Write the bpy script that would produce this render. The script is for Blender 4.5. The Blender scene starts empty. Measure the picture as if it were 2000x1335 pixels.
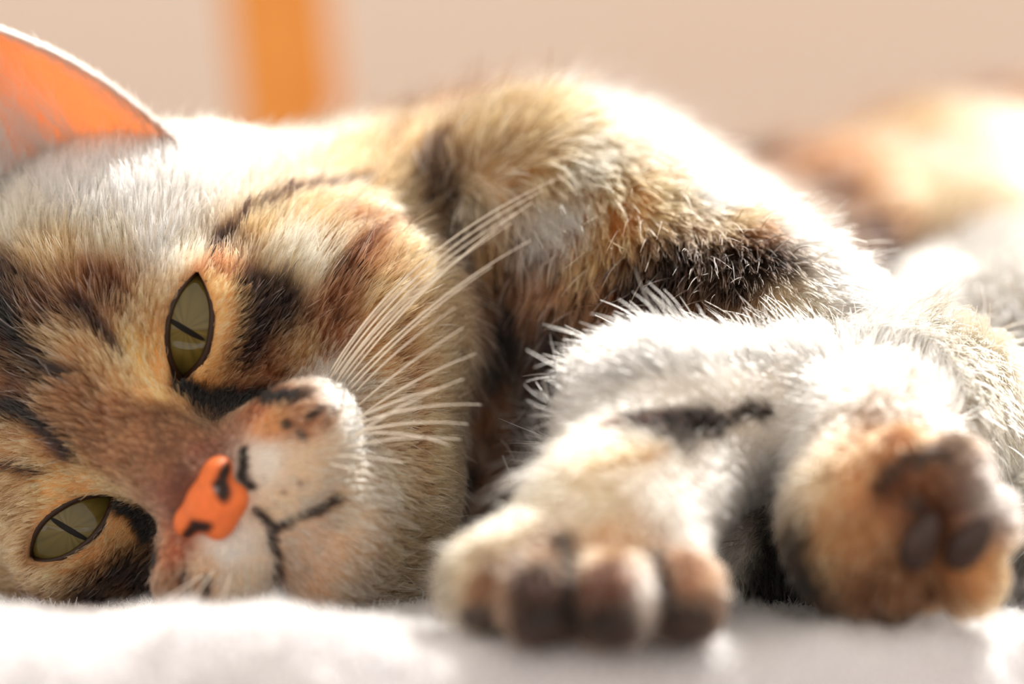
import bpy, bmesh, math
import numpy as np
from mathutils import Vector, Matrix
from mathutils.bvhtree import BVHTree

# ------------------------------------------------------------------ camera, light, exposure
S = 0.01                                   # the scene is laid out in centimetres, built in metres
CAM_Y, CAM_Z, FPX = -60.0, 4.93, 6360.0    # camera place (cm) and focal length in pixels of a 2000 px wide frame
sc = bpy.context.scene
C = sc.collection
cam_data = bpy.data.cameras.new('camera')
cam_data.sensor_width = 36.0
cam_data.lens = FPX / 2000.0 * 36.0
cam_data.clip_start = 0.01
cam_data.clip_end = 50
cam_data.dof.use_dof = True
cam_data.dof.focus_distance = 60.3 * S
cam_data.dof.aperture_fstop = 4.0
cam = bpy.data.objects.new('camera', cam_data)
C.objects.link(cam)
cam.location = (0, CAM_Y * S, CAM_Z * S)
cam.rotation_euler = (math.pi / 2, 0, 0)
sc.camera = cam

world = bpy.data.worlds.new('world')
sc.world = world
world.use_nodes = True
wb = world.node_tree.nodes['Background']
wb.inputs['Color'].default_value = (1.0, 0.89, 0.78, 1)
wb.inputs['Strength'].default_value = 1.15

sun_data = bpy.data.lights.new('sun', 'SUN')
sun_data.energy = 5.8
sun_data.angle = math.radians(1.5)
sun_data.color = (1.0, 0.95, 0.87)
sun = bpy.data.objects.new('sun', sun_data)
C.objects.link(sun)
SUN_TO = Vector((0.33, 0.50, 0.80)).normalized()
sun.rotation_euler = SUN_TO.to_track_quat('Z', 'Y').to_euler()
sun.location = (0.5, 0.6, 1.3)

sc.view_settings.view_transform = 'Standard'
sc.view_settings.look = 'None'
sc.view_settings.gamma = 1.0
sc.view_settings.use_curve_mapping = False
sc.view_settings.exposure = 0.0
sc.cycles.use_adaptive_sampling = True
sc.cycles.adaptive_threshold = 0.05
sc.cycles.max_bounces = 6
sc.cycles.transmission_bounces = 6
sc.cycles.transparent_max_bounces = 8

rng = np.random.default_rng(7)

# ------------------------------------------------------------------ helpers
def pp(px, py, Y):
    """point in cm at depth Y that stands at pixel (px, py) of the photograph"""
    k = (Y - CAM_Y) / FPX
    return np.array([(px - 1000.0) * k, Y, CAM_Z + (667.5 - py) * k])

def lin(c):
    c = np.asarray(c, float) / 255.0
    return np.where(c <= 0.04045, c / 12.92, ((c + 0.055) / 1.055) ** 2.4)

def tag(o, label=None, cat=None, group=None, kind=None):
    if label: o['label'] = label
    if cat: o['category'] = cat
    if group: o['group'] = group
    if kind: o['kind'] = kind
    return o

def link(name, data, parent=None, mat=None):
    o = bpy.data.objects.new(name, data)
    C.objects.link(o)
    if mat is not None:
        data.materials.append(mat)
    if parent is not None:
        o.parent = parent
    return o

def mesh_obj(name, V, F, mat=None, parent=None, smooth=True):
    me = bpy.data.meshes.new(name)
    me.from_pydata((np.asarray(V) * S).tolist(), [], [tuple(int(i) for i in f) for f in F])
    me.update()
    if smooth:
        me.polygons.foreach_set('use_smooth', np.ones(len(me.polygons), bool))
    return link(name, me, parent, mat)

def principled(name, color, rough=0.6, **kw):
    m = bpy.data.materials.new(name)
    m.use_nodes = True
    b = m.node_tree.nodes['Principled BSDF']
    b.inputs['Base Color'].default_value = (*lin(color), 1)
    b.inputs['Roughness'].default_value = rough
    for k, v in kw.items():
        b.inputs[k.replace('_', ' ')].default_value = v
    return m

def hash3(i, j, k, seed):
    n = (i * 374761393 + j * 668265263 + k * 2147483647 + seed * 144665) & 0xffffffff
    n = ((n ^ (n >> 13)) * 1274126177) & 0xffffffff
    n = ((n ^ (n >> 16)) * 2246822519) & 0xffffffff
    return ((n ^ (n >> 15)) & 0xffff) / 65535.0

def noise3(P, scale, seed=0):
    """value noise 0..1"""
    Q = P / scale + 1000.0
    I = np.floor(Q).astype(np.int64)
    f = Q - I
    f = f * f * (3 - 2 * f)
    r = 0
    for a in (0, 1):
        for b in (0, 1):
            for c in (0, 1):
                w = (f[:, 0] if a else 1 - f[:, 0]) * (f[:, 1] if b else 1 - f[:, 1]) * (f[:, 2] if c else 1 - f[:, 2])
                r = r + w * hash3(I[:, 0] + a, I[:, 1] + b, I[:, 2] + c, seed)
    return r

def unit(v):
    return v / np.maximum(np.linalg.norm(v, axis=-1, keepdims=True), 1e-9)

# ---- signed distance shapes
def smin(a, b, k):
    h = np.clip(0.5 + 0.5 * (b - a) / k, 0, 1)
    return b + (a - b) * h - k * h * (1 - h)

def smax(a, b, k):
    return -smin(-a, -b, k)

def d_ell(P, c, r, M=None):
    q = P - c
    if M is not None:
        q = q @ M.T          # rows of M are the ellipsoid's axes
    k0 = np.sqrt(((q / r) ** 2).sum(-1)) + 1e-6
    k1 = np.sqrt(((q / (np.asarray(r) ** 2)) ** 2).sum(-1)) + 1e-6
    return k0 * (k0 - 1) / k1

def d_cone(P, a, b, ra, rb):
    ab = b - a
    t = np.clip(((P - a) @ ab) / (ab @ ab), 0, 1)
    q = P - a - t[..., None] * ab
    return np.sqrt((q ** 2).sum(-1)) - (ra + (rb - ra) * t)

def surface_nets(fn, lo, hi, h, it=4):
    lo = np.array(lo, float); hi = np.array(hi, float)
    n = np.ceil((hi - lo) / h).astype(int) + 1
    xs = [lo[a] + h * np.arange(n[a]) for a in range(3)]
    v = np.empty(n, np.float32)
    for i in range(n[0]):
        g = np.stack(np.meshgrid([xs[0][i]], xs[1], xs[2], indexing='ij'), -1).reshape(-1, 3)
        v[i] = fn(g).reshape(n[1], n[2])
    ins = v < 0
    cnt = np.zeros(n - 1, int)
    for a in (0, 1):
        for b in (0, 1):
            for c in (0, 1):
                cnt += ins[a:n[0] - 1 + a, b:n[1] - 1 + b, c:n[2] - 1 + c]
    cells = np.argwhere((cnt > 0) & (cnt < 8))
    idx = -np.ones(n - 1, np.int64)
    idx[tuple(cells.T)] = np.arange(len(cells))
    acc = np.zeros((len(cells), 3)); num = np.zeros(len(cells))
    cor = [(a, b, c) for a in (0, 1) for b in (0, 1) for c in (0, 1)]
    for p in cor:
        for ax in range(3):
            if p[ax]: continue
            q = list(p); q[ax] = 1
            A = v[tuple((cells + p).T)]; B = v[tuple((cells + q).T)]
            m = (A < 0) != (B < 0)
            t = np.where(m, A / np.where(m, A - B, 1), 0)
            pt = np.array(p)[None, :] + t[:, None] * (np.array(q) - np.array(p))[None, :]
            acc += np.where(m[:, None], pt, 0); num += m
    V = lo + h * (cells + acc / num[:, None])
    F = []
    for ax in range(3):
        u, w = (ax + 1) % 3, (ax + 2) % 3
        sl0 = [slice(None)] * 3; sl1 = [slice(None)] * 3
        sl0[ax] = slice(0, -1); sl1[ax] = slice(1, None)
        s0 = ins[tuple(sl0)]; s1 = ins[tuple(sl1)]
        e = np.argwhere(s0 != s1)
        e = e[(e[:, u] > 0) & (e[:, w] > 0) & (e[:, u] < n[u] - 1) & (e[:, w] < n[w] - 1)]
        flip = s0[tuple(e.T)]
        du = np.zeros(3, int); du[u] = 1
        dw = np.zeros(3, int); dw[w] = 1
        q = np.stack([idx[tuple((e - du - dw).T)], idx[tuple((e - dw).T)], idx[tuple(e.T)], idx[tuple((e - du).T)]], 1)
        q = np.where(flip[:, None], q, q[:, ::-1])
        F.append(q)
    F = np.concatenate(F)
    V = project(fn, V, it, h * 0.6)
    return V, F

def grad(fn, V, e=0.01):
    g = np.empty_like(V)
    for a in range(3):
        d = np.zeros(3); d[a] = e
        g[:, a] = (fn(V + d) - fn(V - d)) / (2 * e)
    return g

def project(fn, V, it=3, lim=0.1):
    for _ in range(it):
        d = fn(V); g = grad(fn, V)
        st = -(d / np.maximum((g ** 2).sum(-1), 0.1))[:, None] * g
        l = np.linalg.norm(st, axis=1, keepdims=True)
        V = V + st * np.minimum(1, lim / np.maximum(l, 1e-9))
    return V

def tube(points, radii, sides=6, cap=True):
    P = np.asarray(points, float); n = len(P)
    T = unit(np.gradient(P, axis=0))
    ref = np.array([0.2, 0.9, 0.1])
    A = unit(np.cross(T, ref)); B = np.cross(T, A)
    V = []; F = []
    for i in range(n):
        for s in range(sides):
            a = 2 * math.pi * s / sides
            V.append(P[i] + radii[i] * (math.cos(a) * A[i] + math.sin(a) * B[i]))
    for i in range(n - 1):
        for s in range(sides):
            s2 = (s + 1) % sides
            F.append((i * sides + s, i * sides + s2, (i + 1) * sides + s2, (i + 1) * sides + s))
    if cap:
        F.append(tuple(range(sides))[::-1]); F.append(tuple((n - 1) * sides + s for s in range(sides)))
    return np.array(V), F

# ------------------------------------------------------------------ the setting: floor, wall
def noise_color(m, c1, c2, scale, bump=0.0, bscale=None, bdist=0.002):
    nt = m.node_tree; b = nt.nodes['Principled BSDF']
    tc = nt.nodes.new('ShaderNodeTexCoord'); nz = nt.nodes.new('ShaderNodeTexNoise'); rp = nt.nodes.new('ShaderNodeValToRGB')
    nz.inputs['Scale'].default_value = scale
    nt.links.new(tc.outputs['Object'], nz.inputs['Vector'])
    rp.color_ramp.elements[0].color = (*lin(c1), 1); rp.color_ramp.elements[1].color = (*lin(c2), 1)
    rp.color_ramp.elements[0].position = 0.3; rp.color_ramp.elements[1].position = 0.7
    nt.links.new(nz.outputs['Fac'], rp.inputs['Fac']); nt.links.new(rp.outputs['Color'], b.inputs['Base Color'])
    if bump:
        n2 = nt.nodes.new('ShaderNodeTexNoise'); n2.inputs['Scale'].default_value = bscale or scale * 8
        bp = nt.nodes.new('ShaderNodeBump'); bp.inputs['Strength'].default_value = bump; bp.inputs['Distance'].default_value = bdist
        nt.links.new(tc.outputs['Object'], n2.inputs['Vector'])
        nt.links.new(n2.outputs['Fac'], bp.inputs['Height']); nt.links.new(bp.outputs['Normal'], b.inputs['Normal'])
    return m

def box(x0, x1, y0, y1, z0, z1):
    V = [(x, y, z) for x in (x0, x1) for y in (y0, y1) for z in (z0, z1)]
    F = [(0, 1, 3, 2), (4, 6, 7, 5), (0, 4, 5, 1), (2, 3, 7, 6), (0, 2, 6, 4), (1, 5, 7, 3)]
    return V, F

m_wall = noise_color(principled('plaster', (245, 230, 217), 0.9), (243, 226, 212), (247, 233, 222), 2.0, 0.15, 60)
m_floor = noise_color(principled('floor_tile', (130, 108, 90), 0.7), (120, 98, 80), (140, 118, 98), 6.0, 0.1, 90)
tag(mesh_obj('wall_back', *box(-220, 220, 95, 105, -6, 70), m_wall, smooth=False), 'plain beige plaster wall far behind the cat', 'wall', kind='structure')
tag(mesh_obj('floor', *box(-220, 220, -55, 95, -8, -6), m_floor, smooth=False), 'pale floor under the white fleece mat', 'floor', kind='structure')

# ------------------------------------------------------------------ white fleece mat
def mat_front(x):
    return -8.7 + 0.15 * (x + 9) * (x > -9) + 0.25 * np.sin(x * 0.9) + 0.15 * np.sin(x * 2.3 + 1)

def mat_top(x, y):
    """height of the mat's top, cm"""
    f = mat_front(x)
    t = y - f
    edge = np.where(t < 2.2, -1.7 * (1 - np.clip(t, 0, 2.0) / 2.0) ** 2.0, 0)
    lump = 0.10 * np.sin(x * 1.1 + 0.4) * np.sin(y * 0.8) + 0.05 * np.sin(x * 2.7 + y * 1.3)
    ridge = 0.42 * np.exp(-((y + 5.6) / 1.3) ** 2) * np.clip((-1.3 - x) / 1.2, 0, 1)
    return -0.05 + edge + lump + ridge

def build_mat():
    xs = np.linspace(-32, 34, 180); ts = np.concatenate([np.linspace(0, 5, 34), np.linspace(5.3, 42, 60)])
    V = []; cols = []
    # profile per column: under edge -> front roll -> top -> back
    for x in xs:
        f = float(mat_front(x)); col = []
        for (dy, z) in ((1.2, -5.95), (0.35, -5.6), (-0.05, -4.8), (-0.22, -3.6), (-0.22, -2.4), (-0.10, -2.0)):
            col.append((x, f + dy, z))
        for t in ts:
            col.append((x, f + t, float(mat_top(np.float64(x), np.float64(f + t)))))
        yb = f + ts[-1]
        for (dy, z) in ((0.5, -0.6), (0.7, -2.5), (0.6, -4.8), (0.1, -5.9)):
            col.append((x, yb + dy, z))
        cols.append(col)
    n = len(cols[0]); V = [p for c in cols for p in c]; F = []
    for i in range(len(cols) - 1):
        for j in range(n - 1):
            F.append((i * n + j, (i + 1) * n + j, (i + 1) * n + j + 1, i * n + j + 1))
    F.append(tuple(range(n))); F.append(tuple((len(cols) - 1) * n + j for j in range(n))[::-1])
    for i in range(len(cols) - 1):
        F.append((i * n, i * n + n - 1, (i + 1) * n + n - 1, (i + 1) * n))
    return np.array(V), F

m_fleece = noise_color(principled('white_fleece', (206, 205, 211), 0.95), (200, 199, 206), (212, 211, 216), 60, 0.4, 700, 0.001)
VM, FM = build_mat()
mat_root = bpy.data.objects.new('fleece_mat', None); C.objects.link(mat_root)
tag(mat_root, 'thick white fleece mat the cat is lying on', 'mat')
mesh_obj('padding', VM, FM, m_fleece, mat_root)

# ------------------------------------------------------------------ orange post behind
def build_post():
    """leaning post with a rounded square section"""
    V = []; F = []
    base = np.array([-5.15, 45.0, -5.95]); top = base + np.array([-4.4, 0.6, 40.0])
    rings = [(0, 1.5), (0.02, 1.62), (0.5, 1.62), (0.97, 1.62), (1.0, 1.45)]
    ns = 24
    for t, r in rings:
        c = base + (top - base) * t
        for s in range(ns):
            a = 2 * math.pi * s / ns
            k = r / (abs(math.cos(a)) ** 5 + abs(math.sin(a)) ** 5) ** 0.2
            V.append(c + np.array([k * math.cos(a), k * math.sin(a), 0]))
    for i in range(len(rings) - 1):
        for s in range(ns):
            s2 = (s + 1) % ns
            F.append((i * ns + s, i * ns + s2, (i + 1) * ns + s2, (i + 1) * ns + s))
    F.append(tuple(range(ns))[::-1]); F.append(tuple((len(rings) - 1) * ns + s for s in range(ns)))
    return np.array(V), F
m_post = noise_color(principled('orange_paint', (224, 142, 52), 0.5), (220, 136, 46), (228, 148, 60), 30, 0.1, 300)
tag(mesh_obj('wooden_post', *build_post(), m_post), 'out-of-focus orange post leaning behind the head of the cat', 'post')

# ------------------------------------------------------------------ the cat: head frame and body shape
PSI = math.radians(6)
L0 = np.array([0.511, 0, 0.859]); UU = np.array([-0.859, 0, 0.511]); T0 = np.array([0, -1.0, 0])
LL = math.cos(PSI) * L0 + math.sin(PSI) * T0
FF = math.cos(PSI) * T0 - math.sin(PSI) * L0
H0 = pp(246, 835, 0.0)
HM = np.stack([LL, UU, FF])
def hp(l, u, f):
    return H0 + l * LL + u * UU + f * FF

EYES = []
for s in (1, -1):
    inner = np.array([s * 1.20, -0.42]); outer = np.array([s * 3.12, 0.34])
    ax = (outer - inner); A = np.linalg.norm(ax) / 2; ax = ax / (2 * A)
    ay = np.array([-ax[1], ax[0]]) * s
    EYES.append(dict(s=s, c=(inner + outer) / 2, ax=ax, ay=ay, A=A * 1.02, up=0.34 if s > 0 else 0.42, lo=0.47 if s > 0 else 0.40))
EYE_R, EYE_F = 1.15, -1.02
def hl(P):
    return (P - H0) @ HM.T          # head coordinates l, u, f

def eye_w(a, b, e, grow=0.0, p=2.5):
    """half height of the eye opening at a along its axis, upper lid flatter than the lower"""
    return np.where(b > 0, e['up'] + grow, e['lo'] + grow) * np.clip(1 - np.abs(a / (e['A'] + grow)) ** p, -3, 1)

def eye_ab(q, e):
    d = q[:, :2] - e['c']
    return d @ e['ax'], d @ e['ay']

ADD = []
def ell(c, r, k, M=None): ADD.append(('e', np.array(c), np.array(r, float), k, M))
def cone(a, b, ra, rb, k): ADD.append(('c', np.array(a), np.array(b), ra, rb, k))
# torso, from the chest behind the head to the hip in the distance
ell(pp(1100, 740, 10.5), (4.6, 4.6, 4.5), 1.5)
cone(pp(1110, 740, 10.5), pp(1600, 710, 18), 4.2, 4.15, 2.0)
cone(pp(1600, 700, 18), pp(1960, 600, 26), 4.2, 4.7, 2.0)
ell(pp(2010, 590, 28), (5.2, 5.4, 4.9), 2.0)
ell(pp(1540, 1090, 1.5), (1.6, 1.6, 1.2), 0.8)                         # chest filling the gap between the forelegs, its shade painted in black
cone(hp(0.3, 0.2, -4.6), pp(1000, 635, 9.0), 4.1, 4.5, 2.0)            # neck
ell(pp(1850, 470, 22), (3.0, 3.6, 2.9), 1.5)                          # haunch
cone(pp(1880, 560, 20), pp(1990, 740, 7.5), 2.6, 2.1, 1.2)            # thigh and belly coming forward
cone(pp(1990, 740, 7.5), pp(2120, 1010, 3.0), 1.9, 1.1, 1.0)          # hind shank, out at the right
cone(pp(2120, 1010, 3.0), pp(2250, 1090, -2.0), 1.1, 0.9, 0.8)
cone(pp(2100, 560, 33), pp(2500, 900, 30), 1.4, 1.2, 1.5)             # tail
cone(pp(2500, 900, 30), pp(2700, 1040, 18), 1.2, 0.9, 0.8)
# shoulder and upper arm of the upper foreleg
cone(pp(1040, 445, 5.2), pp(1485, 705, 2.8), 2.3, 2.1, 0.8)
cone(pp(1490, 700, 2.9), pp(1720, 810, 1.6), 1.95, 1.5, 1.0)          # elbow
# forearm to the front paw
cone(pp(1700, 800, 0.6), pp(1270, 850, -1.2), 1.35, 1.15, 0.6)
cone(pp(1310, 870, -1.0), pp(1190, 1040, -3.6), 1.45, 1.5, 0.7)
ell(pp(1140, 1120, -4.3), (2.05, 1.6, 1.2), 0.5)
TOES1 = [(945, 1145, -4.9, 0.66), (1055, 1175, -5.8, 0.68), (1195, 1178, -6.0, 0.72), (1335, 1170, -5.4, 0.68)]
for (x, y, Y, r) in TOES1:
    ell(pp(x, y, Y), (r * 0.98, r * 1.2, r * 1.15), 0.30)
# lower foreleg and its paw
cone(pp(1830, 790, 2.0), pp(1700, 890, -1.2), 1.5, 1.35, 0.6)
cone(pp(1700, 890, -1.2), pp(1700, 1010, -3.0), 1.35, 1.45, 0.6)
ell(pp(1715, 1045, -3.3), (1.45, 1.35, 1.55), 0.5)
TOES2 = [(1760, 905, -4.2, 0.55), (1862, 925, -4.3, 0.56), (1915, 1020, -4.2, 0.58), (1890, 1125, -4.0, 0.55)]
for (x, y, Y, r) in TOES2:
    ell(pp(x, y, Y), (r * 1.1, r * 1.1, r * 1.1), 0.18)
# head
ell(hp(0, 0.5, -4.2), (4.95, 4.6, 4.4), 1.2, HM)
for s in (1, -1):
    ell(hp(3.05 * s, -2.3, -2.7), (2.2, 2.4, 2.2), 1.0, HM)           # cheeks
ell(hp(0, -4.0, -1.5), (3.1, 2.1, 2.3), 1.2, HM)                      # jaw and throat
cone(hp(0, 0.5, -0.35), hp(0, -1.75, 1.40), 1.15, 0.72, 0.7)          # bridge of the nose
ell(hp(0, -2.85, 0.35), (1.9, 1.5, 1.5), 0.7, HM)                     # muzzle
for s in (1, -1):
    ell(hp(2.1 * s, 0.0, -1.0), (1.5, 1.15, 1.22), 0.35, HM)          # brow and lids
ell(hp(1.18, -2.92, 0.85), (1.50, 1.10, 1.10), 0.55, HM)              # whisker pads
ell(hp(-1.10, -2.80, 1.00), (1.30, 1.1, 1.05), 0.45, HM)
ell(hp(0, -4.35, 0.25), (1.7, 1.0, 1.2), 0.6, HM)                  # chin

MOUTH = [[(0, -2.35, 2.1), (0, -3.2, 2.25)], [(0, -3.2, 2.25), (0.45, -3.62, 2.05)], [(0.45, -3.62, 2.05), (1.15, -3.95, 1.45)],
         [(0, -3.2, 2.25), (-0.45, -3.62, 2.05)], [(-0.45, -3.62, 2.05), (-1.2, -3.95, 1.45)]]
def body_sdf(P):
    d = np.full(len(P), 50.0)
    plo, phi = P.min(0), P.max(0)
    for a in ADD:
        if a[0] == 'e':
            r = a[2].max(); lo = a[1] - r; hi = a[1] + r; k = a[3]
        else:
            r = max(a[3], a[4]); lo = np.minimum(a[1], a[2]) - r; hi = np.maximum(a[1], a[2]) + r; k = a[5]
        lo = lo - k - 0.5; hi = hi + k + 0.5
        if (lo > phi).any() or (hi < plo).any(): continue
        m = np.where((P[:, 1] > lo[1]) & (P[:, 1] < hi[1]) & (P[:, 2] > lo[2]) & (P[:, 2] < hi[2]) & (P[:, 0] > lo[0]) & (P[:, 0] < hi[0]))[0]
        if len(m) == 0: continue
        p = P[m]
        x = d_ell(p, a[1], a[2], a[4]) if a[0] == 'e' else d_cone(p, a[1], a[2], a[3], a[4])
        d[m] = smin(d[m], x, k)
    q = hl(P)
    near = (np.abs(q[:, 0]) < 5) & (np.abs(q[:, 1]) < 5) & (q[:, 2] > -3) & (q[:, 2] < 5)
    if near.any():
        qn = q[near]; dn = d[near]
        for e in EYES:
            a, b = eye_ab(qn, e)
            w = eye_w(a, b, e)
            v = np.maximum(np.abs(b) - w, -0.75 - qn[:, 2]) * 0.8
            dn = smax(dn, -v, 0.10)
        for (p0, p1) in MOUTH:
            dn = smax(dn, -d_cone(qn, np.array(p0), np.array(p1), 0.10, 0.10), 0.14)
        d[near] = dn
    return smax(d, -0.12 - P[:, 2], 0.25)          # it lies on the mat

V, F = surface_nets(body_sdf, (-15.5, -8.5, -2.2), (26, 36, 13), 0.17, 3)
# finer faces on the front of the face, pulled back onto the same surface
bm = bmesh.new()
me = bpy.data.meshes.new('tmp')
me.from_pydata(V.tolist(), [], F.tolist()); bm.from_mesh(me); bpy.data.meshes.remove(me)
for rnd in range(2):
    co = np.array([v.co[:] for v in bm.verts]); q = hl(co)
    sel = (q[:, 2] > -1.4) & (np.abs(q[:, 0]) < 3.6) & (q[:, 1] > -4.8) & (q[:, 1] < 1.2)
    bm.verts.ensure_lookup_table()
    es = [e for e in bm.edges if sel[e.verts[0].index] and sel[e.verts[1].index]]
    bmesh.ops.subdivide_edges(bm, edges=es, cuts=1, use_grid_fill=True)
    bm.verts.index_update()
bmesh.ops.triangulate(bm, faces=[f for f in bm.faces if len(f.verts) > 4])
co = np.array([v.co[:] for v in bm.verts])
co = project(body_sdf, co, 3, 0.08)
bm.faces.ensure_lookup_table()
BF = [tuple(v.index for v in f.verts) for f in bm.faces]
BV = co
bm.free()
tris = []
for f in BF:
    for i in range(1, len(f) - 1):
        tris.append((f[0], f[i], f[i + 1]))
TRI = np.array(tris)
BN = unit(grad(body_sdf, BV, 0.03))
bvh = BVHTree.FromPolygons(BV.tolist(), BF)

def cast(px, py):
    """the place on the coat that shows at pixel (px, py)"""
    o = Vector((0, CAM_Y, CAM_Z)); t = Vector(pp(px, py, 0)) - o
    r = bvh.ray_cast(o, t.normalized())
    if r[0] is not None and r[0].y < 40:
        return np.array(r[0])
    best = None
    for Y in np.linspace(-6, 28, 18):
        n = bvh.find_nearest(Vector(pp(px, py, Y)))
        if best is None or n[3] < best[1]:
            best = (np.array(n[0]), n[3])
    return best[0]

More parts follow.
